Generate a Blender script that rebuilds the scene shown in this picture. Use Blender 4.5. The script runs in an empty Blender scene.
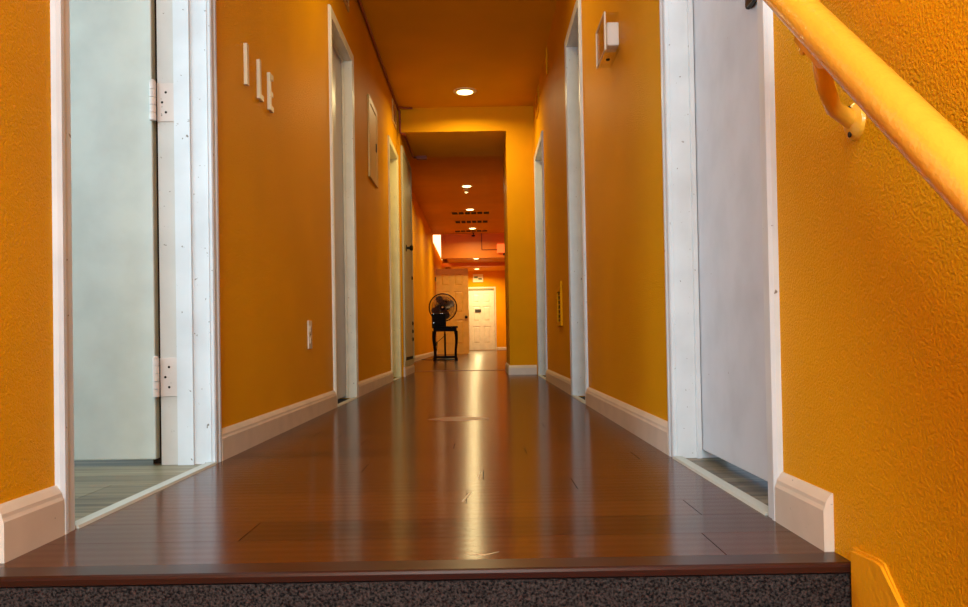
import bpy, bmesh, math, random
from mathutils import Vector, Matrix
random.seed(7)
S = bpy.context.scene
COL = S.collection

# ------------------------------------------------------------------ materials
def s2l(c):
    return tuple(((v/255)/12.92 if v/255 <= .04045 else ((v/255+.055)/1.055)**2.4) for v in c) + (1,)

def new_mat(name):
    m = bpy.data.materials.new(name); m.use_nodes = True
    nt = m.node_tree
    return m, nt, nt.nodes['Principled BSDF']

def simple(name, rgb, rough=.5, metal=0, spec=.5, emit=None, estr=0, lin=False):
    m, nt, b = new_mat(name)
    b.inputs['Base Color'].default_value = (tuple(rgb)+(1,)) if lin else s2l(rgb)
    b.inputs['Roughness'].default_value = rough
    b.inputs['Metallic'].default_value = metal
    b.inputs['Specular IOR Level'].default_value = spec
    if emit:
        b.inputs['Emission Color'].default_value = tuple(emit)+(1,)
        b.inputs['Emission Strength'].default_value = estr
    return m

def paint(name, lin, rough, bscale, bstr, bdist, var=.06, spec=.5):
    """rolled wall paint: orange-peel bump and a little tonal wear"""
    m, nt, b = new_mat(name); N = nt.nodes; L = nt.links
    tc = N.new('ShaderNodeTexCoord')
    n1 = N.new('ShaderNodeTexNoise'); n1.inputs['Scale'].default_value = bscale; n1.inputs['Detail'].default_value = 3; n1.inputs['Roughness'].default_value = .6
    L.new(tc.outputs['Object'], n1.inputs['Vector'])
    bp = N.new('ShaderNodeBump'); bp.inputs['Strength'].default_value = bstr; bp.inputs['Distance'].default_value = bdist
    L.new(n1.outputs['Fac'], bp.inputs['Height']); L.new(bp.outputs['Normal'], b.inputs['Normal'])
    n2 = N.new('ShaderNodeTexNoise'); n2.inputs['Scale'].default_value = 2.2; n2.inputs['Detail'].default_value = 5
    L.new(tc.outputs['Object'], n2.inputs['Vector'])
    r = N.new('ShaderNodeValToRGB')
    r.color_ramp.elements[0].position = .3; r.color_ramp.elements[1].position = .7
    r.color_ramp.elements[0].color = tuple(v*(1-var) for v in lin)+(1,)
    r.color_ramp.elements[1].color = tuple(min(1, v*(1+var)) for v in lin)+(1,)
    L.new(n2.outputs['Fac'], r.inputs['Fac']); L.new(r.outputs['Color'], b.inputs['Base Color'])
    b.inputs['Roughness'].default_value = rough
    b.inputs['Specular IOR Level'].default_value = spec
    return m

def worn_white(name, rgb, rough, chips=.0):
    """gloss trim paint with scuffs and a few chips"""
    m, nt, b = new_mat(name); N = nt.nodes; L = nt.links
    tc = N.new('ShaderNodeTexCoord')
    n1 = N.new('ShaderNodeTexNoise'); n1.inputs['Scale'].default_value = 9; n1.inputs['Detail'].default_value = 6
    L.new(tc.outputs['Object'], n1.inputs['Vector'])
    r = N.new('ShaderNodeValToRGB'); base = s2l(rgb)
    r.color_ramp.elements[0].position = .3; r.color_ramp.elements[0].color = tuple(v*.88 for v in base[:3])+(1,)
    r.color_ramp.elements[1].position = .6; r.color_ramp.elements[1].color = base
    L.new(n1.outputs['Fac'], r.inputs['Fac'])
    n2 = N.new('ShaderNodeTexNoise'); n2.inputs['Scale'].default_value = 70; n2.inputs['Detail'].default_value = 4
    L.new(tc.outputs['Object'], n2.inputs['Vector'])
    r2 = N.new('ShaderNodeValToRGB'); r2.color_ramp.elements[0].position = .70-chips; r2.color_ramp.elements[1].position = .74-chips
    L.new(n2.outputs['Fac'], r2.inputs['Fac'])
    mx = N.new('ShaderNodeMix'); mx.data_type = 'RGBA'
    L.new(r2.outputs['Color'], mx.inputs['Factor'])
    L.new(r.outputs['Color'], mx.inputs['A']); mx.inputs['B'].default_value = s2l((120, 108, 95))
    L.new(mx.outputs['Result'], b.inputs['Base Color'])
    b.inputs['Roughness'].default_value = rough
    bp = N.new('ShaderNodeBump'); bp.inputs['Strength'].default_value = .15; bp.inputs['Distance'].default_value = .001
    L.new(n2.outputs['Fac'], bp.inputs['Height']); L.new(bp.outputs['Normal'], b.inputs['Normal'])
    return m

def plank_mat(name, c0, c1, rough, strip, bstr, grain=(1.2, 60), spec=.5, ramp=(.15, .95), aniso=0, tonew=.55):
    m, nt, b = new_mat(name); N = nt.nodes; L = nt.links
    tc = N.new('ShaderNodeTexCoord')
    at = N.new('ShaderNodeAttribute'); at.attribute_name = 'tone'; at.attribute_type = 'GEOMETRY'
    mp = N.new('ShaderNodeMapping'); mp.inputs['Scale'].default_value = (grain[0], grain[1], 1)
    L.new(tc.outputs['Object'], mp.inputs['Vector'])
    n = N.new('ShaderNodeTexNoise'); n.inputs['Scale'].default_value = 1.0; n.inputs['Detail'].default_value = 6
    L.new(mp.outputs['Vector'], n.inputs['Vector'])
    ad = N.new('ShaderNodeMath'); ad.operation = 'MULTIPLY_ADD'
    L.new(at.outputs['Fac'], ad.inputs[0]); ad.inputs[1].default_value = tonew
    sc = N.new('ShaderNodeMath'); sc.operation = 'MULTIPLY'; L.new(n.outputs['Fac'], sc.inputs[0]); sc.inputs[1].default_value = .6
    L.new(sc.outputs[0], ad.inputs[2])
    r = N.new('ShaderNodeValToRGB')
    r.color_ramp.elements[0].position = ramp[0]; r.color_ramp.elements[0].color = s2l(c0)
    r.color_ramp.elements[1].position = ramp[1]; r.color_ramp.elements[1].color = s2l(c1)
    L.new(ad.outputs[0], r.inputs['Fac']); L.new(r.outputs['Color'], b.inputs['Base Color'])
    b.inputs['Roughness'].default_value = rough; b.inputs['Specular IOR Level'].default_value = spec
    if aniso:
        b.inputs['Anisotropic'].default_value = aniso
        cx = N.new('ShaderNodeCombineXYZ'); cx.inputs['Y'].default_value = 1
        L.new(cx.outputs[0], b.inputs['Tangent'])
    # narrow strips pressed along each plank
    w = N.new('ShaderNodeTexWave'); w.wave_type = 'BANDS'; w.bands_direction = 'Y'; w.wave_profile = 'SIN'
    w.inputs['Scale'].default_value = strip; w.inputs['Distortion'].default_value = .6; w.inputs['Detail'].default_value = 2
    mp2 = N.new('ShaderNodeMapping'); mp2.inputs['Scale'].default_value = (.25, 1, 1)
    L.new(tc.outputs['Object'], mp2.inputs['Vector']); L.new(mp2.outputs['Vector'], w.inputs['Vector'])
    mp3 = N.new('ShaderNodeMapping'); mp3.inputs['Scale'].default_value = (3, 40, 1)
    L.new(tc.outputs['Object'], mp3.inputs['Vector'])
    n3 = N.new('ShaderNodeTexNoise'); n3.inputs['Scale'].default_value = 1; n3.inputs['Detail'].default_value = 4
    L.new(mp3.outputs['Vector'], n3.inputs['Vector'])
    a2 = N.new('ShaderNodeMath'); a2.operation = 'ADD'; L.new(w.outputs['Fac'], a2.inputs[0]); L.new(n3.outputs['Fac'], a2.inputs[1])
    bp = N.new('ShaderNodeBump'); bp.inputs['Strength'].default_value = bstr; bp.inputs['Distance'].default_value = .0015
    L.new(a2.outputs[0], bp.inputs['Height']); L.new(bp.outputs['Normal'], b.inputs['Normal'])
    return m

def carpet_mat():
    m, nt, b = new_mat('carpet'); N = nt.nodes; L = nt.links
    tc = N.new('ShaderNodeTexCoord')
    n = N.new('ShaderNodeTexNoise'); n.inputs['Scale'].default_value = 260; n.inputs['Detail'].default_value = 3
    L.new(tc.outputs['Object'], n.inputs['Vector'])
    r = N.new('ShaderNodeValToRGB')
    r.color_ramp.elements[0].position = .35; r.color_ramp.elements[0].color = s2l((16, 12, 12))
    r.color_ramp.elements[1].position = .7; r.color_ramp.elements[1].color = s2l((74, 62, 58))
    L.new(n.outputs['Fac'], r.inputs['Fac']); L.new(r.outputs['Color'], b.inputs['Base Color'])
    b.inputs['Roughness'].default_value = .95; b.inputs['Specular IOR Level'].default_value = .1
    bp = N.new('ShaderNodeBump'); bp.inputs['Strength'].default_value = 1; bp.inputs['Distance'].default_value = .004
    L.new(n.outputs['Fac'], bp.inputs['Height']); L.new(bp.outputs['Normal'], b.inputs['Normal'])
    return m

def clear_mat():
    m, nt, b = new_mat('clear_plastic'); N = nt.nodes; L = nt.links
    t = N.new('ShaderNodeBsdfTransparent'); t.inputs['Color'].default_value = (.98, .97, .95, 1)
    g = N.new('ShaderNodeBsdfGlossy'); g.inputs['Roughness'].default_value = .08
    f = N.new('ShaderNodeLayerWeight'); f.inputs['Blend'].default_value = .12
    mx = N.new('ShaderNodeMixShader'); L.new(f.outputs['Facing'], mx.inputs[0]); L.new(t.outputs[0], mx.inputs[1]); L.new(g.outputs[0], mx.inputs[2])
    L.new(mx.outputs[0], N['Material Output'].inputs['Surface'])
    return m

ORANGE = (.76, .330, .005)
M = dict(
    wall=paint('orange_wall_paint', ORANGE, .42, 235, 1.0, .0042, spec=.02),
    ceil=paint('orange_ceiling_paint', (.72, .325, .004), .55, 160, .35, .003, spec=.06),
    header=paint('red_orange_paint', (.78, .23, .015), .45, 90, .3, .003, spec=.25),
    rail=paint('orange_gloss_paint', (.85, .40, .03), .24, 60, .5, .003, var=.08),
    skirt=paint('orange_skirt_paint', (.76, .33, .008), .42, 60, .5, .004, var=.08, spec=.1),
    white=worn_white('white_trim_paint', (208, 211, 212), .3),
    door=worn_white('white_door_paint', (200, 203, 208), .34, chips=-.05),
    doorgreen=worn_white('pale_green_white_paint', (200, 208, 200), .4, chips=-.06),
    beige=worn_white('beige_scuffed_paint', (196, 188, 178), .4, chips=.0),
    patch=simple('worn_varnish', (128, 66, 26), .32),
    chip=simple('bare_chip', (206, 176, 130), .6),
    tan=worn_white('tan_door_paint', (236, 178, 66), .5, chips=-.08),
    softlamptint=worn_white('soft_lamp_tinted_trim', (226, 218, 196), .35),  # white trim with a little warm lamp light put into the colour
    lamptint=worn_white('lamp_tinted_trim', (240, 224, 158), .35),  # white trim yellowed to carry the hall lamp's glow in its colour
    cream=worn_white('cream_door_paint', (232, 226, 205), .4, chips=-.08),
    board=worn_white('baseboard_paint', (214, 198, 180), .38, chips=-.01),
    hinge=worn_white('painted_hinge', (214, 200, 190), .4, chips=.0),
    panel=simple('dull_green_cream_paint', (188, 182, 140), .45),
    floor=plank_mat('dark_glossy_planks', (50, 20, 7), (92, 44, 11), .20, 9.0, .10, spec=.45, aniso=.8),
    nosing=plank_mat('nosing_wood', (46, 20, 14), (68, 32, 24), .28, 6.0, .0, spec=.3),
    vinyl=plank_mat('grey_vinyl_planks', (66, 57, 38), (166, 155, 122), .4, 4.0, .05, grain=(1.4, 46), ramp=(.28, .60), tonew=.16),
    groove=simple('dark_groove', (18, 9, 6), .8),
    strip=simple('threshold_metal', (186, 190, 182), .4, metal=.2),
    tstrip=simple('wood_threshold', (150, 84, 34), .3),
    carpet=carpet_mat(),
    black=simple('black_plastic', (14, 13, 13), .6, spec=.15),
    blackwood=simple('black_lacquer_wood', (13, 10, 9), .55, spec=.15),
    wire=simple('dark_wire', (58, 34, 26), .35, metal=.4),
    blade=simple('smoky_blade', (122, 92, 70), .35),
    chrome=simple('chrome', (210, 210, 208), .15, metal=1),
    brass=simple('dark_brass', (92, 74, 40), .28, metal=.9),
    darkmetal=simple('dark_metal', (38, 32, 24), .35, metal=.8),
    ivory=simple('ivory_plastic', (226, 210, 186), .35),
    letter=simple('cream_letter_metal', (214, 196, 160), .35),
    gapshade=simple('gap_shade_brown', (52, 38, 28), .8, spec=.1),
    ochre=simple('ochre_cream_paint', (214, 170, 84), .45),
    dark=simple('dark_slot', (12, 10, 9), .8),
    pipe=simple('brown_painted_pipe', (140, 58, 24), .45),
    lampglass=simple('lit_lamp', (255, 240, 205), .4, emit=(1, .82, .32), estr=6),
    lampring=simple('lamp_ring', (232, 205, 150), .35),
    window=simple('lit_window', (255, 245, 210), .4, emit=(1, .78, .38), estr=2.2),
    orangebox=simple('orange_light_box', (240, 96, 30), .4, emit=(1, .18, .03), estr=.9),
    signpale=simple('pale_sign', (238, 232, 200), .5),
    signmark=simple('grey_green_mark', (120, 124, 90), .6),
    plaque=simple('dark_plaque', (60, 56, 40), .4),
    olive=simple('olive_bar', (128, 122, 84), .5),
    white_plain=simple('white_wall_paint', (214, 218, 216), .6),
    clear=clear_mat(),
    lens=simple('white_plastic', (232, 222, 214), .4),
    redgrille=simple('painted_grille', (176, 74, 24), .5),
)

# ------------------------------------------------------------------ mesh helpers
class MB:
    def __init__(s): s.bm = bmesh.new()
    def box(s, x0, x1, y0, y1, z0, z1, bev=0, seg=2):
        r = bmesh.ops.create_cube(s.bm, size=1)
        mt = Matrix.Translation(((x0+x1)/2, (y0+y1)/2, (z0+z1)/2)) @ Matrix.Diagonal((abs(x1-x0), abs(y1-y0), abs(z1-z0), 1))
        bmesh.ops.transform(s.bm, matrix=mt, verts=r['verts'])
        if bev:
            es = list({e for v in r['verts'] for e in v.link_edges})
            bmesh.ops.bevel(s.bm, geom=es, offset=bev, segments=seg, affect='EDGES', profile=.5)
        return s
    def rings(s, rings, close=True, caps=True):
        """skin a list of equal-length vertex rings"""
        vs = [[s.bm.verts.new(p) for p in r] for r in rings]
        n = len(vs[0])
        for a, b in zip(vs, vs[1:]):
            for i in range(n if close else n-1):
                j = (i+1) % n
                s.bm.faces.new((a[i], a[j], b[j], b[i]))
        if caps and close:
            s.bm.faces.new(list(reversed(vs[0]))); s.bm.faces.new(vs[-1])
        return s
    def tube(s, pts, r, n=10, caps=True):
        pts = [Vector(p) for p in pts]; R = r if isinstance(r, (list, tuple)) else [r]*len(pts)
        rings = []; up = None
        for i, p in enumerate(pts):
            t = (pts[min(i+1, len(pts)-1)] - pts[max(i-1, 0)]).normalized()
            if up is None:
                up = Vector((0, 0, 1)) if abs(t.z) < .9 else Vector((1, 0, 0))
            u = t.cross(up)
            if u.length < 1e-4: u = t.orthogonal()
            u.normalize(); v = u.cross(t).normalized(); up = v
            rings.append([p + R[i]*(math.cos(2*math.pi*k/n)*u + math.sin(2*math.pi*k/n)*v) for k in range(n)])
        return s.rings(rings, caps=caps)
    def lathe(s, prof, c, axis='Z', n=28):
        """prof: (radius, height) pairs about an axis through c"""
        rings = []
        for r, h in prof:
            ring = []
            for k in range(n):
                a = 2*math.pi*k/n; x, y = max(r, 1e-4)*math.cos(a), max(r, 1e-4)*math.sin(a)
                d = {'Z': (x, y, h), 'Y': (x, h, y), 'X': (h, x, y)}[axis]
                ring.append(Vector(c)+Vector(d))
            rings.append(ring)
        return s.rings(rings)
    def torus(s, c, R, r, axis='Y', n=40, m=8):
        pts = []
        vs = []
        for i in range(n):
            a = 2*math.pi*i/n; row = []
            for j in range(m):
                b = 2*math.pi*j/m; q = R+r*math.cos(b); h = r*math.sin(b)
                d = {'Y': (q*math.cos(a), h, q*math.sin(a)), 'Z': (q*math.cos(a), q*math.sin(a), h), 'X': (h, q*math.cos(a), q*math.sin(a))}[axis]
                row.append(s.bm.verts.new(Vector(c)+Vector(d)))
            vs.append(row)
        for i in range(n):
            for j in range(m):
                a, b = vs[i], vs[(i+1) % n]
                s.bm.faces.new((a[j], a[(j+1) % m], b[(j+1) % m], b[j]))
        return s
    def quad(s, pts): s.bm.faces.new([s.bm.verts.new(p) for p in pts]); return s
    def extrude(s, poly, d):
        """poly: 3-D outline, d: extrusion vector"""
        d = Vector(d)
        return s.rings([[Vector(p) for p in poly], [Vector(p)+d for p in poly]])
    def build(s, name, mat, parent=None, smooth=False, origin=None):
        bmesh.ops.recalc_face_normals(s.bm, faces=s.bm.faces[:])
        if origin is not None:
            bmesh.ops.translate(s.bm, verts=s.bm.verts[:], vec=-Vector(origin))
        me = bpy.data.meshes.new(name); s.bm.to_mesh(me); s.bm.free()
        me.materials.append(M[mat])
        if smooth:
            for p in me.polygons: p.use_smooth = True
            if smooth == 'auto':
                me.set_sharp_from_angle(angle=math.radians(40))
        o = bpy.data.objects.new(name, me); COL.objects.link(o)
        if origin is not None: o.location = origin
        if parent is not None:
            o.parent = parent
            p = parent
            while p is not None:
                o.location = o.location - p.location; p = p.parent
        return o

def empty(name, loc=(0, 0, 0)):
    o = bpy.data.objects.new(name, None); o.location = loc; o.empty_display_size = .1; COL.objects.link(o); return o
def tag(o, label, cat=None, group=None):
    o['label'] = label
    if cat: o['category'] = cat
    if group: o['group'] = group
    return o
def struct(o, label=None, cat=None):
    o['kind'] = 'structure'
    if label: o['label'] = label
    if cat: o['category'] = cat
    return o

# ------------------------------------------------------------------ key dimensions (metres; camera stands at the origin looking along +Y)
H = 2.44                       # hall ceiling
WL, WR = -.730, .514           # hall wall faces
TH = .132                       # wall thickness
FL = -1.05                     # left wall of the far corridor
FR = .80
PY0, PY1 = 7.25, 8.26          # thick passage between hall and far corridor
FH = 2.72                      # far ceiling
HY = 18.0                      # far header
EY = 25.0                      # end wall
NOSE = 1.12                    # stair nosing

# ------------------------------------------------------------------ walls
def wall_with_openings(name, x0, x1, ya, yb, z0, z1, openings):
    mb = MB(); y = ya
    for (a, b, top) in openings:
        mb.box(x0, x1, y, a, z0, z1); mb.box(x0, x1, a, b, top, z1); y = b
    mb.box(x0, x1, y, yb, z0, z1)
    return mb.build(name, 'wall')

DL = [(1.412, 2.155, 1.95), (3.985, 4.61, 1.95), (6.52, 7.13, 1.95)]     # left door openings
DR = [(1.42, 2.115, 1.95), (3.90, 4.45, 1.95), (6.27, 7.06, 1.90)]      # right door openings
struct(wall_with_openings('wall_left', WL-TH, WL, -2.6, PY0, -1.4, H, DL), 'orange textured wall along the left of the hallway', 'wall')
struct(wall_with_openings('wall_right', WR, WR+TH, -2.6, PY0, -1.4, H, DR), 'orange textured wall along the right of the hallway', 'wall')

# passage wall: two thick piers and a dropped head
mb = MB()
mb.box(FL-.2, -.705, PY0, PY1, 0, FH+.05)
mb.box(.26, FR+.15, PY0, PY1, 0, FH+.05)
mb.box(-.705, .26, PY0, PY1, 2.22, FH+.05)
struct(mb.build('wall_middle', 'wall'), 'orange cross wall with a low wide opening halfway down', 'wall')

# far corridor
WY0, WY1, WZ0, WZ1 = HY+.12, 22.6, 2.53, 3.35                            # lit clerestory in the left wall
mb = MB()
mb.box(FL-.15, FL, PY1, EY+.15, 0, WZ0); mb.box(FL-.15, FL, PY1, WY0, WZ0, 3.5); mb.box(FL-.15, FL, WY1, EY+.15, WZ0, 3.5)
mb.box(FL-.15, FL, WY0, WY1, WZ1, 3.5)
struct(mb.build('wall_left_far', 'wall'), 'orange left wall of the far corridor behind the fan', 'wall')
struct(MB().box(FR, FR+.15, PY1, EY+.15, 0, 3.5).build('wall_right_far', 'wall'), 'orange right wall of the far corridor', 'wall')
struct(MB().box(FL, FR, EY, EY+.15, 0, 3.5).build('wall_back', 'wall'), 'bright yellow orange end wall around the white door', 'wall')
HX0 = -.865
struct(MB().box(HX0, FR, HY, HY+.12, 2.17, FH).build('wall_header', 'header'), 'red orange dropped header across the far corridor', 'wall')
struct(MB().box(FL, FR, 22.2, 22.35, 2.375, 2.47).build('trim_beam', 'header'), 'thin red orange beam under the far ceiling', 'beam')
# ceilings
struct(MB().box(WL-TH, WR+TH, -2.6, PY0, H, H+.1).build('ceiling', 'ceil'), 'dark orange ceiling of the hallway', 'ceiling')
struct(MB().box(FL-.15, FR+.15, PY1, HY+.12, FH, FH+.1).build('ceiling_far', 'ceil'), 'dark orange ceiling of the far corridor', 'ceiling')
mb = MB(); mb.box(-.80, FR, HY+.12, EY, 2.47, 2.55); mb.box(-.86, -.80, HY+.12, EY, 2.47, 3.5)
struct(mb.build('ceiling_end', 'ceil'), 'orange lowered ceiling before the end wall', 'ceiling')
struct(MB().box(FL-.15, -.80, HY, EY+.15, 3.5, 3.55).build('ceiling_shaft', 'ceil'), 'orange ceiling of the lit shaft', 'ceiling')
mb = MB(); mb.box(FL, -.80, HY, HY+.02, FH+.06, 3.5); 
struct(mb.build('wall_shaft', 'wall'), 'orange wall over the far ceiling beside the lit window', 'wall')
w = struct(MB().box(FL-.06, FL-.04, WY0+.04, WY1-.04, WZ0+.04, WZ1-.04).build('window_1', 'window'), 'lit yellow high window on the left above the open door', 'window')
mb = MB()
for a in ((WY0, WY0+.04, WZ0, WZ1), (WY1-.04, WY1, WZ0, WZ1), (WY0+.04, WY1-.04, WZ0, WZ0+.04), (WY0+.04, WY1-.04, WZ1-.04, WZ1)):
    mb.box(FL-.10, FL, *a)
mb.build('window_frame', 'cream', w)

# ------------------------------------------------------------------ floors
def planks(name, x0, x1, y0, y1, w, length, mat, joints=None, top=0., gap=.0016, kindname=None):
    """one floor of separate boards laid across; gaps show the dark bed beneath"""
    bm = bmesh.new(); lay = bm.loops.layers.float_color.new('tone'); y = y0; k = 0
    rnd = random.Random(3)
    while y < y1-1e-4:
        ye = min(y+w, y1)
        off = rnd.random()*length
        js = (joints or {}).get(k)
        if js is None:
            js = []; x = x0-off+length
            while x < x1-.1:
                if x > x0+.1: js.append(x)
                x += length
        xs = [x0]+js+[x1]
        for a, b in zip(xs, xs[1:]):
            g = gap/2
            vs = [bm.verts.new(p) for p in ((a+g, y+g*.6, top), (b-g, y+g*.6, top), (b-g, ye-g*.6, top), (a+g, ye-g*.6, top))]
            f = bm.faces.new(vs); t = rnd.random()
            for l in f.loops: l[lay] = (t, t, t, 1)
            r = bmesh.ops.extrude_face_region(bm, geom=[f])
            vv = [v for v in r['geom'] if isinstance(v, bmesh.types.BMVert)]
            bmesh.ops.translate(bm, verts=vs, vec=(0, 0, -.004))
        y = ye; k += 1
    bmesh.ops.recalc_face_normals(bm, faces=bm.faces[:])
    me = bpy.data.meshes.new(name); bm.to_mesh(me); bm.free(); me.materials.append(M[mat])
    o = bpy.data.objects.new(name, me); COL.objects.link(o)
    return o
PW = .1335
Y0 = NOSE+.052
joints = {0: [.353], 1: [-.40], 2: [.39], 3: [-.035], 4: [.20], 5: [.0], 6: [-.3]}
o = planks('floor', WL, WR, Y0, PY1+.1, PW, 1.22, 'floor', joints)
struct(o, 'dark red brown glossy plank floor of the hallway', 'floor')
MB().extrude([(-.225, 3.26, 0), (-.16, 3.19, 0), (-.06, 3.18, 0), (.03, 3.25, 0), (.0, 3.31, 0), (-.09, 3.36, 0), (-.17, 3.33, 0)], (0, 0, .0003)).build('worn_patch', 'patch', o)
for q in ([(-.030, 1.69), (-.044, 1.595), (-.040, 1.595), (-.024, 1.69)], [(-.008, 1.945), (-.013, 1.855), (-.010, 1.855), (-.004, 1.945)], [(-.03, 1.200), (.0, 1.192), (.022, 1.212), (.0, 1.198)]):
    MB().extrude([(x, y, 0) for x, y in q], (0, 0, .0004)).build('chip', 'chip', o)
struct(planks('floor_far', FL, FR, PY1+.13, EY, PW, 1.22, 'floor'), 'dark glossy plank floor of the far corridor', 'floor')
struct(MB().box(FL-.3, FR+.3, NOSE+.05, EY+.2, -.12, -.004).build('floor_bed', 'groove'), 'dark bed under the floor boards', 'floor')
# passage threshold strip
pr = [(-.705, PY1+.095, 0), (-.705, PY1+.10, .005), (-.705, PY1+.13, .005), (-.705, PY1+.135, 0), (-.705, PY1+.135, -.003), (-.705, PY1+.095, -.003)]
struct(MB().extrude(pr, (.97, 0, 0)).build('trim_threshold', 'tstrip'), 'brown strip across the floor at the end of the passage', 'threshold')
# nosing board on the top stair
pr = [(WL, Y0, .0), (WL, NOSE+.006, 0), (WL, NOSE+.002, -.0015), (WL, NOSE, -.005), (WL, NOSE+.001, -.013), (WL, NOSE+.006, -.016), (WL, Y0, -.016)]
nb = MB().extrude(pr, (WR-WL, 0, 0)).build('trim_nosing', 'nosing')
struct(nb, 'dark red wooden nosing along the top stair edge', 'trim')
# carpeted stairs down to a lower landing, under and behind the camera
mb = MB(); RISE, RUN = .19, .235
for i in range(6):
    y1 = NOSE+.004-i*RUN
    mb.box(WL, WR, y1-RUN if i < 5 else -2.6, y1, -RISE*(i+1)-.05, -RISE*(i+1))
    mb.box(WL, WR, y1, y1+.03, -RISE*(i+1)-.05, -RISE*i-(.016 if i == 0 else 0))
struct(mb.build('stairs', 'carpet'), 'grey brown carpeted stair riser below the wooden nosing', 'stairs')
# stairwell end wall with a window that lets the daylight in (behind the camera)
mb = MB()
mb.box(WL, WR, -2.75, -2.6, -1.4, .2); mb.box(WL, WR, -2.75, -2.6, 1.9, H); mb.box(WL, WL+.1, -2.75, -2.6, .2, 1.9); mb.box(WR-.1, WR, -2.75, -2.6, .2, 1.9)
struct(mb.build('wall_front', 'wall'), 'orange stairwell wall behind the viewer', 'wall')
# painted stair skirt on the right wall
sk = [(WR, 1.117, -.3), (WR, 1.117, .022), (WR, 1.045, .026)]
sl = math.tan(math.radians(38)); n = 10
sk += [(WR, 1.03, .024), (WR, 0.99, -.012)] + [(WR, -.6, -.012-(1.59)*sl), (WR, -.6, -1.6), (WR, 1.0, -.5)]
mb = MB(); mb.extrude(sk, (-.007, 0, 0))
bmesh.ops.bevel(mb.bm, geom=[e for e in mb.bm.edges if all(abs(v.co.x-(WR-.007)) < 1e-5 for v in e.verts)], offset=.004, segments=2, affect='EDGES')
struct(mb.build('trim_stair_skirt', 'skirt'), 'orange painted skirt board following the stairs on the right wall', 'trim')

# side room behind the open left door
RX0, RY0, RY1 = -3.3, .2, 3.6
mb = MB()
mb.box(RX0-.1, RX0, RY0, RY1, 0, H); mb.box(RX0, WL-TH, RY1, RY1+.1, 0, H)
mb.box(RX0, -2.3, RY0-.1, RY0, 0, H); mb.box(-1.2, WL-TH, RY0-.1, RY0, 0, H); mb.box(-2.3, -1.2, RY0-.1, RY0, 0, .8); mb.box(-2.3, -1.2, RY0-.1, RY0, 2.1, H)
struct(mb.build('wall_side_room', 'white_plain'), 'white walls of the side room behind the open door', 'wall')
struct(MB().box(RX0, WL-TH, RY0, RY1, H, H+.1).build('ceiling_side_room', 'white_plain'), 'white ceiling of the side room', 'ceiling')
struct(planks('floor_side_room', RX0, WL-.012, RY0, RY1, .15, 1.2, 'vinyl'), 'grey vinyl plank floor inside the open left doorway', 'floor')
struct(MB().box(RX0, WL-TH, RY0, RY1, -.06, -.004).build('floor_side_bed', 'groove'), 'bed under the vinyl floor', 'floor')
struct(planks('floor_door_recess', WR+.012, WR+.6, 1.3, 2.3, .15, 1.2, 'vinyl'), 'grey vinyl floor showing under the closed right door', 'floor')

# ------------------------------------------------------------------ baseboards
BP = [(0, 0), (.015, 0), (.015, .060), (.0125, .066), (.0115, .072), (.006, .081), (.003, .085), (0, .085)]
def baseboard_y(name, xw, s, y0, y1, label):
    o = MB().extrude([(xw+s*u, y0, z) for u, z in BP], (0, y1-y0, 0)).build(name, 'board')
    return struct(o, label, 'baseboard')
def baseboard_x(name, yw, s, x0, x1, label, extra=0):
    o = MB().extrude([(x0, yw+s*u, z+(extra if z > .05 else 0)) for u, z in BP], (x1-x0, 0, 0)).build(name, 'board')
    return struct(o, label, 'baseboard')
baseboard_y('baseboard_left', WL, 1, 1.195, 1.412-.046, 'short beige baseboard at the stair edge before the open doorway')
baseboard_y('baseboard_left', WL, 1, 2.155+.046, 3.985-.046, 'beige baseboard under the wall letters and outlet')
baseboard_y('baseboard_left', WL, 1, 4.61+.046, 6.52-.046, 'beige baseboard under the electrical panel')
baseboard_y('baseboard_left', -.705, 1, PY0, PY1, 'beige baseboard below the closet door')
baseboard_y('baseboard_left', FL, 1, PY1, EY, 'beige baseboard along the far left wall behind the fan')
baseboard_y('baseboard_right', WR, -1, 1.18, 1.42-.046, 'short beige baseboard with a white cut end by the stairs')
baseboard_y('baseboard_right', WR, -1, 2.115+.046, 3.90-.046, 'beige baseboard under the thermostat box')
baseboard_y('baseboard_right', WR, -1, 4.45+.046, 6.27-.046, 'beige baseboard under the small wall grille')
baseboard_x('baseboard_middle', PY0, -1, .25, WR-.014, 'pale baseboard on the cross wall facing the hallway')
baseboard_y('baseboard_middle', .26, -1, PY0, PY1, 'beige baseboard inside the passage opening')
baseboard_x('baseboard_back', EY, -1, .50, FR, 'pale baseboard right of the end door')

# ------------------------------------------------------------------ doors
CP = [(0, 0), (0, .010), (.005, .0125), (.025, .0125), (.030, .015), (.040, .015), (.046, .009), (.046, 0)]
def casing_x(xw, s, y0, y1, top, parent, mat='white', name='casing'):
    """mitred architrave round an opening in a wall at X = xw, standing out along s"""
    rings = []
    for (yc, zc, oy, oz) in ((y0, 0, -1, 0), (y0, top, -1, 1), (y1, top, 1, 1), (y1, 0, 1, 0)):
        rings.append([(xw+s*t, yc+oy*d, zc+oz*d) for d, t in CP])
    return MB().rings(rings).build(name, mat, parent)
def casing_face(yw, s, x0, x1, top, parent, mat='white'):
    rings = []
    for (xc, zc, ox, oz) in ((x0, 0, -1, 0), (x0, top, -1, 1), (x1, top, 1, 1), (x1, 0, 1, 0)):
        rings.append([(xc+ox*d, yw+s*t, zc+oz*d) for d, t in CP])
    return MB().rings(rings).build('casing', mat, parent)
DOOR_PAINT = 'white'
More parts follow.
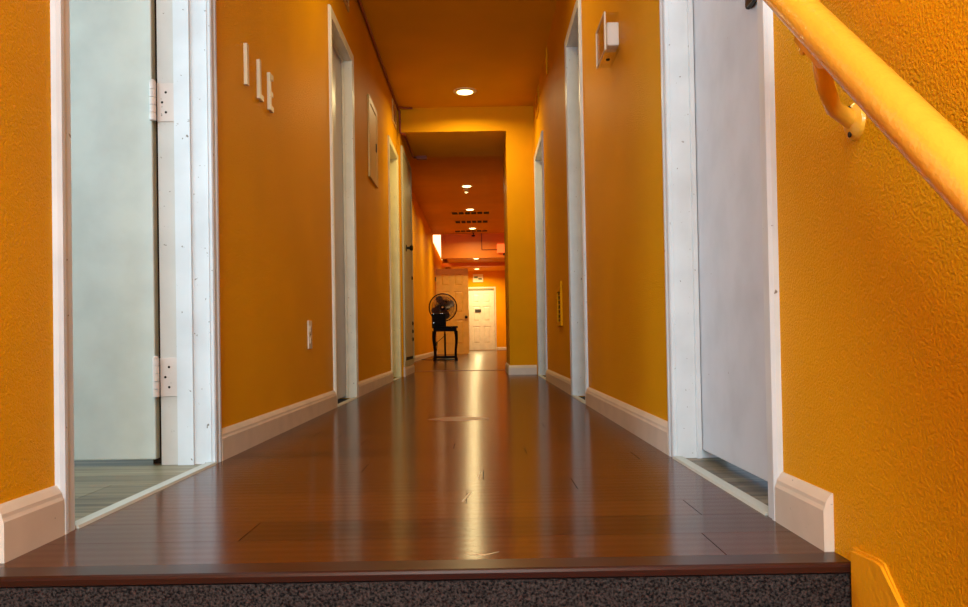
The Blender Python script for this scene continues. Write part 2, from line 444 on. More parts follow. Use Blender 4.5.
def jamb_x(xw, s, y0, y1, top, parent, stop):
    """lining of the opening plus the stop; s points out of the wall"""
    t = .004; a, b = xw+s*.002, xw-s*(TH-.002)
    mb = MB()
    mb.box(a, b, y0, y0+t, .0, top); mb.box(a, b, y1-t, y1, .0, top); mb.box(a, b, y0+t, y1-t, top-t, top)
    o = mb.build('jamb', DOOR_PAINT, parent)
    mb = MB(); p, q = xw-s*stop[0], xw-s*stop[1]
    mb.box(p, q, y0+t, y0+.016, .0, top-t); mb.box(p, q, y1-.016, y1-t, .0, top-t); mb.box(p, q, y0+.016, y1-.016, top-.016, top-t)
    mb.build('door_stop', DOOR_PAINT, parent)
    return o
def knob_x(parent, x, s, y, z, mat='brass', name='knob'):
    mb = MB(); mb.lathe([(.032, 0), (.032, s*.006), (.012, s*.010), (.011, s*.030), (.024, s*.040), (.029, s*.054), (.022, s*.066), (.0, s*.068)], (x, y, z), 'X', 20)
    return mb.build(name, mat, parent, smooth='auto')
def strip_x(parent, xw, s, y0, y1):
    pr = [(xw+s*.016, y0, .0), (xw+s*.013, y0, .005), (xw-s*.008, y0, .006), (xw-s*.013, y0, .0)]
    return MB().extrude(pr, (0, y1-y0, 0)).build('threshold', 'strip', parent)

def door_closed(name, xw, s, y0, y1, top, recess, label, knob_near=True, knobz=.95, handle=True, gap=.012, bead=True):
    r = empty(name, (xw, (y0+y1)/2, 0)); struct(r, label, 'door')
    casing_x(xw, s, y0, y1, top, r, DOOR_PAINT)
    jamb_x(xw, s, y0, y1, top, r, (recess-.014, recess-.002))
    x0 = xw-s*recess
    leaf = MB().box(x0, x0-s*.04, y0+.006, y1-.006, gap, top-.007, bev=.002).build('door_leaf', 'door', r)
    if handle:
        knob_x(r, x0, s, (y0+.07) if knob_near else (y1-.07), knobz)
    strip_x(r, xw, s, y0+.004, y1-.004)
    return r

# 1: open left door -------------------------------------------------
d1 = empty('door_1', (WL, DL[0][0], 0)); struct(d1, 'open white door leaf swung into the side room with painted hinges', 'door')
y0, y1, top = DL[0]
casing_x(WL, 1, y0, y1, top, d1); jamb_x(WL, 1, y0, y1, top, d1, (.042, .084)); strip_x(d1, WL, 1, y0+.004, y1-.004)
MB().box(-.874, -1.630, 2.142, 2.172, .016, top-.01, bev=.003).build('door_leaf', 'doorgreen', d1)
MB().box(-.8125, -.8615, 2.1495, 2.152, 0, top-.006).build('hinge_side', 'beige', d1)
MB().box(-.8625, -.895, 2.176, 2.24, 0, top+.06).build('gap_shade_board', 'gapshade', d1)  # board coloured dark to stand in for the shadow in the hinge gap
for zc in (.235, .975, 1.72):
    h = MB()
    h.box(-.8615, -.814, 2.1465, 2.1495, zc-.052, zc+.052, bev=.001)
    hb = h.build('hinge', 'hinge', d1)
    kn = MB()
    for j in range(5):
        z0 = zc-.052+j*.0208
        kn.lathe([(.0085, .0005), (.0085, .0203)], (-.868, 2.134, z0), 'Z', 14)
    kn.lathe([(.0, .0), (.007, .001), (.006, .005), (0, .006)], (-.868, 2.134, zc+.052), 'Z', 12)
    kn.build('knuckle', 'hinge', hb, smooth='auto')
    for dz, dx in ((-.027, -.838), (.0, -.848), (.027, -.838)):
        MB().lathe([(.0035, .0), (.003, -.001)], (dx, 2.1465, zc+dz), 'Y', 10).build('screw', 'darkmetal', hb)
# others ------------------------------------------------------------
DOOR_PAINT = 'softlamptint'
door_closed('door_2', WL, 1, *DL[1], .050, 'closed pinkish white door beyond the outlet on the left wall', handle=False)
DOOR_PAINT = 'lamptint'
door_closed('door_3', WL, 1, *DL[2], .085, 'recessed doorway with jamb tinted as if lamplit before the passage on the left', handle=False)
DOOR_PAINT = 'white'
d4 = door_closed('door_4', WR, -1, *DR[0], .062, 'closed white slab door beside the handrail with a dark handle', handle=False, gap=.022)
door_closed('door_5', WR, -1, *DR[1], .085, 'recessed white doorway in the middle of the right wall', handle=False)
door_closed('door_6', WR, -1, *DR[2], .075, 'recessed doorway touching the cross wall on the right', handle=False)
# handle on door 4: escutcheon with a lever
hx = WR+.062
hp = MB().box(hx, hx-.014, 1.565, 1.662, .998, 1.18, bev=.006).build('handle', 'darkmetal', d4)
mb = MB(); mb.tube([(hx-.010, 1.615, 1.08), (hx-.05, 1.615, 1.08)], .011, 12)
mb.tube([(hx-.048, 1.607, 1.08), (hx-.05, 1.66, 1.08), (hx-.046, 1.73, 1.078)], [.011, .010, .008], 12)
mb.build('lever', 'brass', hp, smooth='auto')
MB().box(hx-.0135, hx-.0175, 1.59, 1.643, .997, 1.045, bev=.0015).build('cover_plate', 'brass', hp)

# closet door in the passage's left pier: raised above the baseboard
d7 = empty('door_7', (-.705, PY0, 0)); struct(d7, 'tall dull cream closet door with locks on the left of the passage', 'door')
ca, cb, cz0, cz1 = PY0+.09, PY1-.05, .16, 2.06
mb = MB()
mb.box(-.705, -.688, ca-.055, ca, cz0-.02, cz1+.05, bev=.003); mb.box(-.705, -.688, cb, cb+.04, cz0-.02, cz1+.05, bev=.003); mb.box(-.705, -.688, ca, cb, cz1, cz1+.05, bev=.003)
mb.build('casing', 'panel', d7)
MB().box(-.705, -.692, ca+.004, cb-.004, cz0+.012, cz1-.004, bev=.002).build('door_leaf', 'panel', d7)
MB().box(-.705, -.697, ca, cb, cz0-.02, cz0+.010).build('gap', 'dark', d7)
MB().box(-.705, -.694, ca-.055, cb+.04, .087, cz0-.02).build('sill_board', 'panel', d7)
knob_x(d7, -.692, 1, ca+.20, 1.20, 'darkmetal', 'knob')
for zz in (.96, .50, .42, .34): 
    MB().lathe([(.02, 0), (.02, .006), (.012, .012), (0, .013)], (-.692, cb-.1, zz), 'X', 14).build('lock', 'darkmetal', d7, smooth='auto')

# six-panel doors
def six_panel(parent, x0, x1, yf, s, z0, z1, mat):
    """leaf with its face at yf; s = +1 when the thickness runs away from the camera"""
    w = x1-x0; h = z1-z0; st = .115*w/.75; mu = .10*w/.75
    rails = [(0, .11), (.40, .485), (.735, .80), (.945, 1.0)]
    mb = MB()
    T = .04*s
    mb.box(x0, x0+st, yf, yf+T, z0, z1); mb.box(x1-st, x1, yf, yf+T, z0, z1)
    xm = (x0+x1)/2
    for a, b in rails: mb.box(x0+st, x1-st, yf, yf+T, z0+a*h, z0+b*h)
    for (a, b), (c, d) in zip(rails, rails[1:]): mb.box(xm-mu/2, xm+mu/2, yf, yf+T, z0+b*h, z0+c*h)
    leaf = mb.build('door_leaf', mat, parent)
    pm = MB()
    for (a, b), (c, d) in zip(rails, rails[1:]):
        for (p, q) in ((x0+st, xm-mu/2), (xm+mu/2, x1-st)):
            zz0, zz1 = z0+b*h, z0+c*h
            pm.box(p, q, yf+.014*s, yf+.026*s, zz0, zz1)
            pm.rings([[(p+.018, yf+.014*s, zz0+.018), (q-.018, yf+.014*s, zz0+.018), (q-.018, yf+.014*s, zz1-.018), (p+.018, yf+.014*s, zz1-.018)],
                      [(p+.045, yf+.004*s, zz0+.045), (q-.045, yf+.004*s, zz0+.045), (q-.045, yf+.004*s, zz1-.045), (p+.045, yf+.004*s, zz1-.045)]])
    pm.build('door_panels', mat, leaf)
    return leaf
# open cross-corridor door standing square to the left wall behind the fan
d8 = empty('door_8', (FL, 18.6, 0)); struct(d8, 'open cream six panel door standing behind the fan', 'door')
lf = six_panel(d8, -1.02, -.275, 18.60, 1, .01, 1.99, 'tan')
mb = MB(); mb.lathe([(.034, 0), (.034, -.008), (.012, -.012), (.011, -.03), (.027, -.042), (.030, -.056), (.0, -.068)], (-.335, 18.60, .86), 'Y', 18)
mb.build('knob', 'darkmetal', lf, smooth='auto')
mb = MB()
for zz in (.25, 1.0, 1.75): mb.box(-1.05, -1.02, 18.60, 18.615, zz-.05, zz+.05)
mb.build('hinge', 'brass', d8)
# end door
d9 = empty('door_9', (.07, EY, 0)); struct(d9, 'white six panel door with a small dark plaque at the corridor end', 'door')
casing_face(EY, -1, -.36, .44, 1.93, d9, 'cream')
lf = six_panel(d9, -.355, .435, EY-.036, 1, .012, 1.86, 'cream')
MB().box(-.36, .40, EY-.05, EY-.0, 1.868, 1.915, bev=.004).build('top_bar', 'olive', d9)
pq = MB().box(-.17, .02, EY-.046, EY-.022, 1.18, 1.28, bev=.003).build('plaque', 'plaque', d9)
pq['label'] = 'dark plaque on the end door'

# ------------------------------------------------------------------ handrail on the right wall
RC = .44
hr = empty('handrail', (RC, 1.1, .77)); tag(hr, 'thick round orange painted handrail sloping down the right wall by the stairs', 'handrail')
sl = .319/.379
def rail_z(y): return .773+(y-1.096)*sl
ys = [-.75+.1*i for i in range(21)]
mb = MB(); pts = [(RC, y, rail_z(y)) for y in ys if y < 1.23] + [(RC, 1.23, rail_z(1.23))]
mb.tube(pts, .0242, 24)
e = Vector(pts[-1]); dr = Vector((0, 1, sl)).normalized()
mb.tube([e, e+dr*.012, e+dr*.02], [.0242, .019, .006], 24)
mb.build('rail', 'rail', hr, smooth='auto')
for yb in (1.015, .10, -.55):
    zb = rail_z(yb)
    b = MB(); yw, zw = yb+.065, zb-.098
    b.tube([(RC, yb, zb-.022), (RC+.003, yb+.004, zb-.048), (RC+.012, yb+.016, zb-.066), (RC+.035, yb+.045, zb-.085), (WR-.004, yw, zw)], [.012, .011, .011, .011, .012], 12)
    b.lathe([(.026, 0), (.025, -.005), (.017, -.010), (.011, -.012)], (WR, yw, zw), 'X', 20)
    # saddle plate screwed to the underside of the rail
    dv = Vector((0, 1, sl)).normalized(); nv = Vector((0, -sl, 1)).normalized()
    rings = []
    for t in (-.055, -.048, -.02, .02, .048, .055):
        wd = .008 if abs(t) > .05 else .013
        c = Vector((RC, yb, zb))+dv*t-nv*.0235
        rings.append([c+Vector((wd, 0, 0))+nv*.004, c+Vector((wd, 0, 0))-nv*.004, c-Vector((wd, 0, 0))-nv*.004, c-Vector((wd, 0, 0))+nv*.004])
    b.rings(rings)
    b.lathe([(.010, 0), (.010, -.004), (.006, -.006)], (RC-.006, yb+.035, rail_z(yb+.035)-.036), 'X', 14)
    br = b.build('bracket', 'rail', hr, smooth='auto')
    for q in (-.017, .017):
        MB().lathe([(.0045, 0), (.004, -.002)], (WR-.009, yw, zw+q), 'X', 10).build('screw', 'darkmetal', br)

# ------------------------------------------------------------------ wall letters (I, L, E) on the left wall
def letter(name, y, z, strokes, label):
    mb = MB()
    for (a, b, c, d) in strokes: mb.box(WL, WL+.011, y+a, y+b, z+c, z+d)
    bmesh.ops.remove_doubles(mb.bm, verts=mb.bm.verts[:], dist=1e-5)
    return tag(mb.build(name, 'letter', origin=(WL, y, z)), label, 'letter', 'raised letters beside the open doorway')
h = .130
letter('wall_letter', 2.50, 1.136, [(0, .020, 0, h)], 'plain upright bar letter, nearest of the three cream letters to the open doorway')
letter('wall_letter', 2.645, 1.136, [(0, .018, 0, h), (.018, .046, 0, .018)], 'cream L shaped letter with a foot, middle of the three wall letters')
letter('wall_letter', 2.775, 1.136, [(0, .017, 0, h), (.017, .046, 0, .018), (.017, .040, .052, .068), (.017, .046, h-.018, h)], 'cream E shaped letter with three arms, farthest of the wall letters')

# ------------------------------------------------------------------ outlet on the left wall
ot = tag(MB().box(WL, WL+.006, 3.365, 3.435, .295, .415, bev=.0025).build('outlet', 'ivory', origin=(WL, 3.40, .355)), 'ivory duplex power outlet low on the left wall', 'outlet')
for dz in (-.024, .024):
    f = MB().box(WL+.006, WL+.009, 3.384, 3.416, .355+dz-.014, .355+dz+.014, bev=.001).build('socket', 'ivory', ot)
    mb = MB()
    for dy in (-.007, .007): mb.box(WL+.009, WL+.0095, 3.40+dy-.0012, 3.40+dy+.0012, .355+dz-.004, .355+dz+.007)
    mb.box(WL+.009, WL+.0095, 3.397, 3.403, .355+dz-.011, .355+dz-.006)
    mb.build('slot', 'dark', f)
MB().lathe([(.004, 0), (.003, .0015)], (WL+.006, 3.40, .355), 'X', 10).build('screw', 'darkmetal', ot)

# ------------------------------------------------------------------ electrical panel on the left wall
ep = empty('electrical_panel', (WL, 5.55, 1.69)); tag(ep, 'pale framed electrical panel cover high on the left wall between doors', 'electrical panel')
y0, y1, z0, z1 = 5.30, 5.72, 1.42, 1.97
mb = MB(); fw = .045
for a in ((y0, y0+fw, z0, z1), (y1-fw, y1, z0, z1), (y0+fw, y1-fw, z0, z0+fw), (y0+fw, y1-fw, z1-fw, z1)): mb.box(WL, WL+.014, *a, bev=.003)
mb.build('frame', 'ochre', ep)
pd = MB().box(WL, WL+.010, y0+fw+.003, y1-fw-.003, z0+fw+.003, z1-fw-.003, bev=.002).build('panel_door', 'ochre', ep)
MB().box(WL+.010, WL+.016, y1-fw-.04, y1-fw-.02, 1.66, 1.72, bev=.002).build('latch', 'darkmetal', pd)

# ------------------------------------------------------------------ small wall vents high on both walls
def wall_vent(x, s, yc, zc, w, h, label, mat='ochre'):
    r = empty('wall_vent', (x, yc, zc)); tag(r, label, 'vent', 'small vents high on the hallway walls')
    mb = MB(); f = .02
    for a in ((yc-w/2, yc-w/2+f, zc-h/2, zc+h/2), (yc+w/2-f, yc+w/2, zc-h/2, zc+h/2), (yc-w/2+f, yc+w/2-f, zc-h/2, zc-h/2+f), (yc-w/2+f, yc+w/2-f, zc+h/2-f, zc+h/2)):
        mb.box(x, x+s*.010, *a, bev=.002)
    mb.build('frame', mat, r)
    MB().box(x, x+s*.002, yc-w/2+f, yc+w/2-f, zc-h/2+f, zc+h/2-f).build('backing', 'redgrille', r)
    n = 8; hh = (h-2*f)/n; sl_ = MB()
    for i in range(n):
        z = zc-h/2+f+hh*(i+.2)
        sl_.extrude([(x+s*.002, yc-w/2+f, z), (x+s*.009, yc-w/2+f, z-.004), (x+s*.009, yc-w/2+f, z-.001), (x+s*.002, yc-w/2+f, z+hh*.55)], (0, w-2*f, 0))
    sl_.build('louvre', mat, r)
wall_vent(WL, 1, 4.42, 2.31, .28, .20, 'small vent above the second door of the left wall')
wall_vent(WL, 1, 6.98, 2.31, .26, .20, 'small vent near the ceiling above the last doorway on the left')
wall_vent(WR, -1, 6.72, 2.31, .26, .20, 'small vent near the ceiling over the last right doorway', 'wall')
wall_vent(WR, -1, 5.78, 2.33, .06, .19, 'narrow painted vent high on the right wall', 'wall')

# ------------------------------------------------------------------ thermostat in a clear guard on the right wall
th = empty('thermostat_guard', (WR, 2.95, 1.42)); tag(th, 'clear plastic lock box over a white thermostat on the right wall', 'thermostat')
gx, gy0, gy1, gz0, gz1 = WR-.052, 2.85, 3.05, 1.352, 1.487; t = .004
mb = MB()
mb.box(gx, gx+t, gy0, gy1, gz0, gz1); mb.box(gx+t, WR, gy0, gy0+t, gz0, gz1); mb.box(gx+t, WR, gy1-t, gy1, gz0, gz1)
mb.box(gx+t, WR, gy0+t, gy1-t, gz0, gz0+t); mb.box(gx+t, WR, gy0+t, gy1-t, gz1-t, gz1)
mb.build('clear_cover', 'clear', th)
mb = MB()
for a, b in ((gy0-.004, gy0+.004), (gy1-.004, gy1+.004)):
    mb.box(gx-.002, gx+.004, a, b, gz0, gz1); 
for z in (gz0, gz1): mb.box(gx-.002, gx+.003, gy0, gy1, z-.002, z+.002)
mb.build('cover_edge', 'ivory', th)
tb = MB().box(WR-.043, WR+.002, gy0+.008, gy0+.085, gz0+.018, gz1-.032, bev=.006).build('thermostat', 'lens', th)
MB().lathe([(.008, 0), (.008, -.004), (.004, -.007)], (gx+.026, 2.95, gz0), 'Z', 16).build('lock', 'darkmetal', th, smooth='auto')
MB().lathe([(.003, -.007), (.002, -.0085)], (gx+.026, 2.95, gz0), 'Z', 10).build('keyhole', 'chrome', th)

# ------------------------------------------------------------------ small grille low on the right wall
wg = empty('wall_grille', (WR, 5.12, .54)); tag(wg, 'small tan wall grille with a dark slot low on the right wall', 'grille')
mb = MB(); y0, y1, z0, z1 = 5.0, 5.25, .40, .68
for a in ((y0, y0+.03, z0, z1), (y1-.03, y1, z0, z1), (y0+.03, y1-.03, z0, z0+.03), (y0+.03, y1-.03, z1-.06, z1)): mb.box(WR, WR-.014, *a, bev=.002)
mb.build('frame', 'wall', wg)
MB().box(WR, WR-.003, y0+.03, y1-.03, z0+.03, z1-.06).build('backing', 'dark', wg)
mb = MB()
for i in range(6):
    z = z0+.045+i*.03
    mb.box(WR-.003, WR-.010, y0+.03, y1-.03, z, z+.006)
mb.build('louvre', 'wall', wg)

# ------------------------------------------------------------------ painted conduit in the left ceiling corner
cx = WL+.016
mb = MB()
mb.tube([(cx, -2.5, H-.013), (cx, 7.1, H-.013), (cx, 7.19, H-.015), (cx+.01, 7.225, H-.03), (cx+.012, 7.232, H-.10), (cx+.012, 7.235, 2.235), (cx+.016, 7.228, 2.208), (cx+.05, 7.26, 2.207), (cx+.05, 8.15, 2.207), (cx+.056, 8.19, 2.207), (cx+.09, 8.20, 2.207)], .011, 10)
cd = mb.build('conduit', 'pipe', smooth='auto'); tag(cd, 'thin brown painted conduit running along the left ceiling corner', 'conduit')
MB().tube([(cx, 7.15, H-.012), (cx+.06, 7.205, H-.012), (cx+.13, 7.215, H-.012)], .009, 8).build('branch', 'pipe', cd, smooth='auto')
MB().box(cx+.085, cx+.19, 8.17, 8.23, 2.185, 2.22, bev=.003).build('junction_box', 'pipe', cd)

# ------------------------------------------------------------------ recessed ceiling lights
WARM = (1.0, .80, .38)
def ceiling_light(x, y, z, label, power, r=.075):
    e = empty('ceiling_light', (x, y, z)); tag(e, label, 'ceiling light', 'recessed ceiling lights')
    mb = MB(); mb.lathe([(r*.98, 0), (r*1.35, 0), (r*1.33, -.006), (r*1.05, -.012), (r*.98, -.010)], (x, y, z), 'Z', 32); mb.build('trim_ring', 'lampring', e, smooth='auto')
    MB().lathe([(0, -.022), (r*.5, -.020), (r*.85, -.014), (r*.97, -.006), (r*.97, -.001), (0, -.001)], (x, y, z), 'Z', 32).build('lamp', 'lampglass', e, smooth='auto')
    l = bpy.data.lights.new('ceiling_lamp', 'AREA'); l.shape = 'DISK'; l.size = r*2; l.spread = math.radians(163); l.energy = power; l.color = WARM
    lo = bpy.data.objects.new('ceiling_lamp', l); lo.location = (0, 0, -.03); lo.parent = e; COL.objects.link(lo)
    return e
ceiling_light(-.10, 6.78, H, 'lit round ceiling light in the hallway just before the low opening', 15)
ceiling_light(-.10, 3.55, H, 'lit round ceiling light overhead between the middle doors', 8)
ceiling_light(-.10, -.35, H, 'lit round ceiling light over the stairs', 12)
ceiling_light(-.18, 12.4, FH, 'lit round ceiling light nearest beyond the low opening', 20)
ceiling_light(-.16, 14.62, FH, 'lit round ceiling light just before the first dark grille', 20)
ceiling_light(-.14, 17.1, FH, 'lit round ceiling light just before the red orange header', 26)
ceiling_light(-.09, 21.0, 2.47, 'lit round ceiling light beyond the red orange header', 32)
ceiling_light(-.09, 24.1, 2.47, 'lit round ceiling light directly before the end wall', 46)
# smoke detector
sd = empty('smoke_detector', (-.19, 12.62, FH)); tag(sd, 'small cream round detector hanging behind the nearest far ceiling light', 'detector')
MB().lathe([(.05, 0), (.05, -.02), (.03, -.035), (.0, -.035)], (-.19, 12.62, FH), 'Z', 20).build('base', 'ivory', sd, smooth='auto')
MB().lathe([(.012, -.03), (.012, -.04), (.034, -.048), (.030, -.075), (.0, -.088)], (-.19, 12.62, FH), 'Z', 20).build('sensor_head', 'ivory', sd, smooth='auto')
sp = empty('sprinkler', (-.13, 17.85, FH)); tag(sp, 'tiny dark sprinkler head under the ceiling by the red orange header', 'sprinkler')
MB().lathe([(.035, .002), (.035, -.006), (.012, -.01), (.012, -.05), (.0, -.05)], (-.13, 17.85, FH), 'Z', 16).build('stem', 'darkmetal', sp, smooth='auto')
MB().lathe([(.0, -.05), (.04, -.055), (.04, -.085), (.0, -.09)], (-.13, 17.85, FH), 'Z', 16).build('deflector', 'darkmetal', sp, smooth='auto')

# ceiling grilles in the far corridor
def ceiling_grille(y, x0, x1, dep, label, painted=False):
    e = empty('ceiling_grille', ((x0+x1)/2, y, FH)); tag(e, label, 'grille', 'ceiling grilles of the far corridor')
    f = .025; mb = MB()
    for a in ((x0, x1, y, y+f), (x0, x1, y+dep-f, y+dep), (x0, x0+f, y+f, y+dep-f), (x1-f, x1, y+f, y+dep-f)): mb.box(a[0], a[1], a[2], a[3], FH-.012, FH, bev=.002)
    mb.build('frame', 'redgrille' if painted else 'ceil', e)
    MB().box(x0+f, x1-f, y+f, y+dep-f, FH-.004, FH).build('backing', 'redgrille' if painted else 'dark', e)
    mb = MB(); n = 6; w = (x1-x0-2*f)/n
    for i in range(1, n): mb.box(x0+f+i*w-.012, x0+f+i*w+.012, y+f, y+dep-f, FH-.012, FH-.004)
    if painted:
        for i in range(8): mb.box(x0+f, x1-f, y+f+i*(dep-2*f)/8, y+f+(i+.86)*(dep-2*f)/8, FH-.010, FH-.004)
    mb.build('bar', 'redgrille' if painted else 'ceil', e)
ceiling_grille(14.85, -.53, .22, .36, 'dark slotted ceiling grille nearest to the hallway')
ceiling_grille(15.95, -.50, .20, .40, 'reddish painted ceiling grille between the two dark ones')
ceiling_grille(17.35, -.55, .20, .32, 'dark slotted ceiling grille nearest to the red orange header')

# orange light box and its conduit on the header
lb = empty('light_box', (.47, HY, 2.36)); tag(lb, 'small glowing orange square sign box on the red orange header', 'sign')
MB().box(.395, .60, HY-.09, HY-.03, 2.27, 2.47, bev=.008).build('face', 'orangebox', lb)
MB().box(.45, .55, HY-.03, HY+.003, 2.33, 2.41).build('bracket', 'darkmetal', lb)
mb = MB(); mb.lathe([(.03, 0), (.035, .02), (.02, .05), (0, .055)], (.56, HY-.06, 2.215), 'Z', 14); 
mb.build('lamp_head', 'darkmetal', lb, smooth='auto')
cw = MB().tube([(.055, HY-.008, FH-.002), (.055, HY-.008, 2.37), (.06, HY-.008, 2.355), (.075, HY-.008, 2.35), (.44, HY-.008, 2.35)], .008, 8).build('cable', 'pipe', smooth='auto')
tag(cw, 'thin reddish cable on the header leading to the orange sign box', 'cable')

# pale sign on the end wall
sg = MB().box(-.22, .10, EY-.02, EY, 2.13, 2.38, bev=.004).build('wall_sign', 'signpale', origin=(-.06, EY, 2.25)); tag(sg, 'small pale sign with two grey marks above the end door', 'sign')
MB().box(-.18, -.07, EY-.024, EY-.02, 2.25, 2.31).build('mark', 'signmark', sg)
MB().box(-.05, .06, EY-.024, EY-.02, 2.20, 2.26).build('mark', 'signmark', sg)

# ------------------------------------------------------------------ side table, black box, pedestal fan
TY, TX0, TX1 = 12.5, -.765, -.365
tb = empty('side_table', ((TX0+TX1)/2, TY+.15, 0)); tag(tb, 'small black wooden side table with curved legs by the left wall', 'table')
MB().box(TX0, TX1, TY, TY+.30, .520, .545, bev=.005).build('tabletop', 'blackwood', tb)
MB().box(TX0+.02, TX1-.02, TY+.02, TY+.28, .465, .520).build('apron', 'blackwood', tb)
for sx in (0, 1):
    for sy in (0, 1):
        x = TX0+.03 if sx == 0 else TX1-.03; y = TY+.03 if sy == 0 else TY+.27
        ox = -1 if sx == 0 else 1; oy = -1 if sy == 0 else 1
        mb = MB(); pts, rr = [], []
        for k in range(9):
            f = k/8; z = .47*(1-f)
            off = .010*math.sin(f*math.pi*1.0)*(-1) + .012*f*f*f - (.0)
            pts.append((x+ox*(.008*math.sin(f*2*math.pi)), y+oy*.006*math.sin(f*2*math.pi), z)); rr.append(.027-.010*math.sin(f*math.pi*.8)+(.004 if k == 8 else 0))
        mb.tube(pts, rr, 10); mb.build('leg', 'blackwood', tb, smooth='auto')
mb = MB(); 
mb.box(TX0+.03, TX1-.03, TY+.02, TY+.04, .045, .075); mb.box(TX0+.03, TX1-.03, TY+.26, TY+.28, .045, .075)
mb.box(TX0+.02, TX0+.04, TY+.04, TY+.26, .045, .075); mb.box(TX1-.04, TX1-.02, TY+.04, TY+.26, .045, .075)
mb.build('stretcher', 'blackwood', tb)

bx = empty('black_box', (-.655, TY+.12, .545)); tag(bx, 'black boxy appliance standing on the side table in front of the fan', 'box')
MB().box(-.765, -.548, TY+.02, TY+.22, .545, .745, bev=.008).build('body', 'black', bx)
for x in (-.745, -.63, -.60):
    MB().lathe([(.012, 0), (.012, .014), (0, .016)], (x, TY+.08, .745), 'Z', 12).build('knob', 'chrome', bx, smooth='auto')
MB().lathe([(.010, 0), (.008, -.006), (0, -.007)], (-.74, TY+.02, .60), 'Y', 12).build('button', 'chrome', bx, smooth='auto')

FX, FY, FZ, FRAD = -.605, 12.90, .855, .222
fn = empty('pedestal_fan', (FX, 13.02, 0)); tag(fn, 'black pedestal fan with a round wire cage behind the side table', 'fan')
MB().lathe([(.0, 0), (.165, 0), (.165, .012), (.14, .025), (.03, .035), (.02, .06), (0, .06)], (-.585, 13.02, 0), 'Z', 32).build('base', 'black', fn, smooth='auto')
MB().tube([(-.585, 13.02, .04), (-.585, 13.02, .42), (-.585, 13.02, .43), (-.585, 13.02, .80)], [.016, .016, .012, .012], 12).build('pole', 'black', fn, smooth='auto')
mb = MB(); mb.lathe([(.0, .03), (.06, .035), (.065, .08), (.05, .13), (.03, .15), (0, .152)], (FX, FY, FZ), 'Y', 24); mb.tube([(-.585, 13.02, .78), (-.595, 13.0, .83)], .022, 10)
mb.build('motor', 'black', fn, smooth='auto')
gr = MB()
gr.torus((FX, FY, FZ), FRAD, .010, 'Y', 56, 8)
for R, d in ((.065, -.052), (.12, -.044), (.17, -.030)): gr.torus((FX, FY+d, FZ), R, .0022, 'Y', 48, 6)
for k in range(84):
    a = 2*math.pi*k/84; ca, sa = math.cos(a), math.sin(a)
    for sgn, depth in ((-1, .055), (1, .04)):
        pts = [(FX+r*ca, FY+sgn*depth*(1-(r/FRAD)**2.2), FZ+r*sa) for r in (.04, .09, .15, .195, FRAD)]
        gr.tube(pts, .0024, 5, caps=False)
gr.build('grille', 'wire', fn, smooth='auto')
cap = MB().lathe([(0, -.066), (.03, -.064), (.045, -.054), (.045, -.046), (0, -.046)], (FX, FY, FZ), 'Y', 24).build('badge_cap', 'black', fn, smooth='auto')
MB().lathe([(0, -.070), (.014, -.069), (.022, -.064), (0, -.064)], (FX, FY, FZ), 'Y', 16).build('badge', 'chrome', cap, smooth='auto')
for k in range(4):
    a0 = k*math.pi/2+.4; mb = MB(); rings = []
    for r, half, tw in ((.03, .022, .35), (.08, .045, .32), (.14, .065, .26), (.18, .060, .22), (.197, .035, .2)):
        row_t, row_b = [], []
        for u in (-1, -.33, .33, 1):
            ang = a0 + u*half/r*(.9 if r > .05 else .6); yy = FY+u*half*tw
            row_t.append((FX+r*math.cos(ang), yy-.0015, FZ+r*math.sin(ang))); row_b.append((FX+r*math.cos(ang), yy+.0015, FZ+r*math.sin(ang)))
        rings.append(row_t+row_b[::-1])
    mb.rings(rings); mb.build('blade', 'blade', fn, smooth='auto')
MB().lathe([(0, -.03), (.03, -.028), (.036, -.01), (.036, .03), (0, .03)], (FX, FY, FZ), 'Y', 20).build('hub', 'black', fn, smooth='auto')
pts = [(-.585, 13.0, .40), (-.70, 12.86, .30), (-.72, 12.82, .12), (-.80, 13.0, .01), (-1.0, 13.4, .008)]
MB().tube(pts, .005, 6).build('power_cord', 'black', fn, smooth='auto')

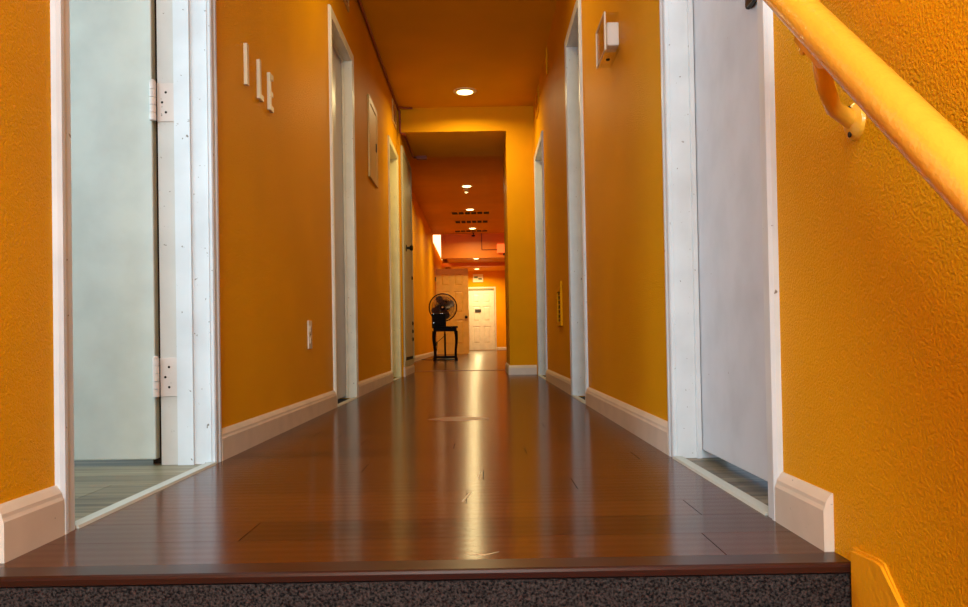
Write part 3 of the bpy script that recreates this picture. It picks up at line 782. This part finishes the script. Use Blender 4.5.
# ------------------------------------------------------------------ daylight
def window_frame(name, boxes, label):
    mb = MB()
    for b_ in boxes: mb.box(*b_)
    return struct(mb.build(name, 'white'), label, 'window')
window_frame('added_skylight_frame', [(-.59, .39, -1.49, -1.45, H-.03, H), (-.59, .39, .05, .09, H-.03, H), (-.59, -.55, -1.45, .05, H-.03, H), (.35, .39, -1.45, .05, H-.03, H)], 'white frame added around the fill light over the stairs')  # frame added round the unseen fill lamp; the ceiling behind is solid
window_frame('window_3', [(-.63, -.59, -2.62, -2.58, .2, 1.9), (.37, .41, -2.62, -2.58, .2, 1.9), (-.59, .37, -2.62, -2.58, .2, .24), (-.59, .37, -2.62, -2.58, 1.86, 1.9)], 'white frame of the stairwell window')
def area(name, loc, rot, sx, sy, power, col):
    l = bpy.data.lights.new(name, 'AREA'); l.shape = 'RECTANGLE'; l.size = sx; l.size_y = sy; l.energy = power; l.color = col
    o = bpy.data.objects.new(name, l); o.location = loc; o.rotation_euler = rot; COL.objects.link(o); return o
area('stair_window_daylight', (-.1, -2.58, 1.05), (math.radians(90), 0, math.radians(0)), 1.0, 1.7, 135, (.58, .84, 1.0))
area('stair_fill_light', (-.1, -.7, H-.02), (0, 0, 0), .9, 1.5, 42, (.80, .92, 1.0))  # unseen overhead lamp added to brighten the near walls and rail
area('room_window_daylight', (-1.75, .22, 1.45), (math.radians(90), 0, math.radians(0)), 1.1, 1.3, 16, (.62, .84, .98))
area('room_side_window_daylight', (-3.25, 1.75, 1.35), (math.radians(90), 0, math.radians(-90)), 1.6, 1.4, 62, (.62, .84, 1.0))

w = bpy.data.worlds.new('World'); S.world = w; w.use_nodes = True
bg = w.node_tree.nodes['Background']; bg.inputs['Color'].default_value = (.62, .78, 1, 1); bg.inputs['Strength'].default_value = .6

# ------------------------------------------------------------------ camera
cam = bpy.data.cameras.new('Camera'); co = bpy.data.objects.new('Camera', cam); COL.objects.link(co)
co.matrix_world = Matrix.Translation((0, 0, .32)) @ Matrix.Rotation(math.radians(90.8), 4, 'X') @ Matrix.Rotation(math.radians(-1.0), 4, 'Z')
cam.sensor_fit = 'HORIZONTAL'; cam.sensor_width = 36; cam.lens = 800/968*36
cam.shift_x = 3.2/968; cam.shift_y = 25.3/968
cam.clip_start = .02; cam.clip_end = 100
S.camera = co
vs = S.view_settings
S.display_settings.display_device = 'sRGB'
vs.view_transform = 'Standard'; vs.look = 'None'; vs.gamma = 1; vs.use_curve_mapping = False; vs.exposure = 0.14
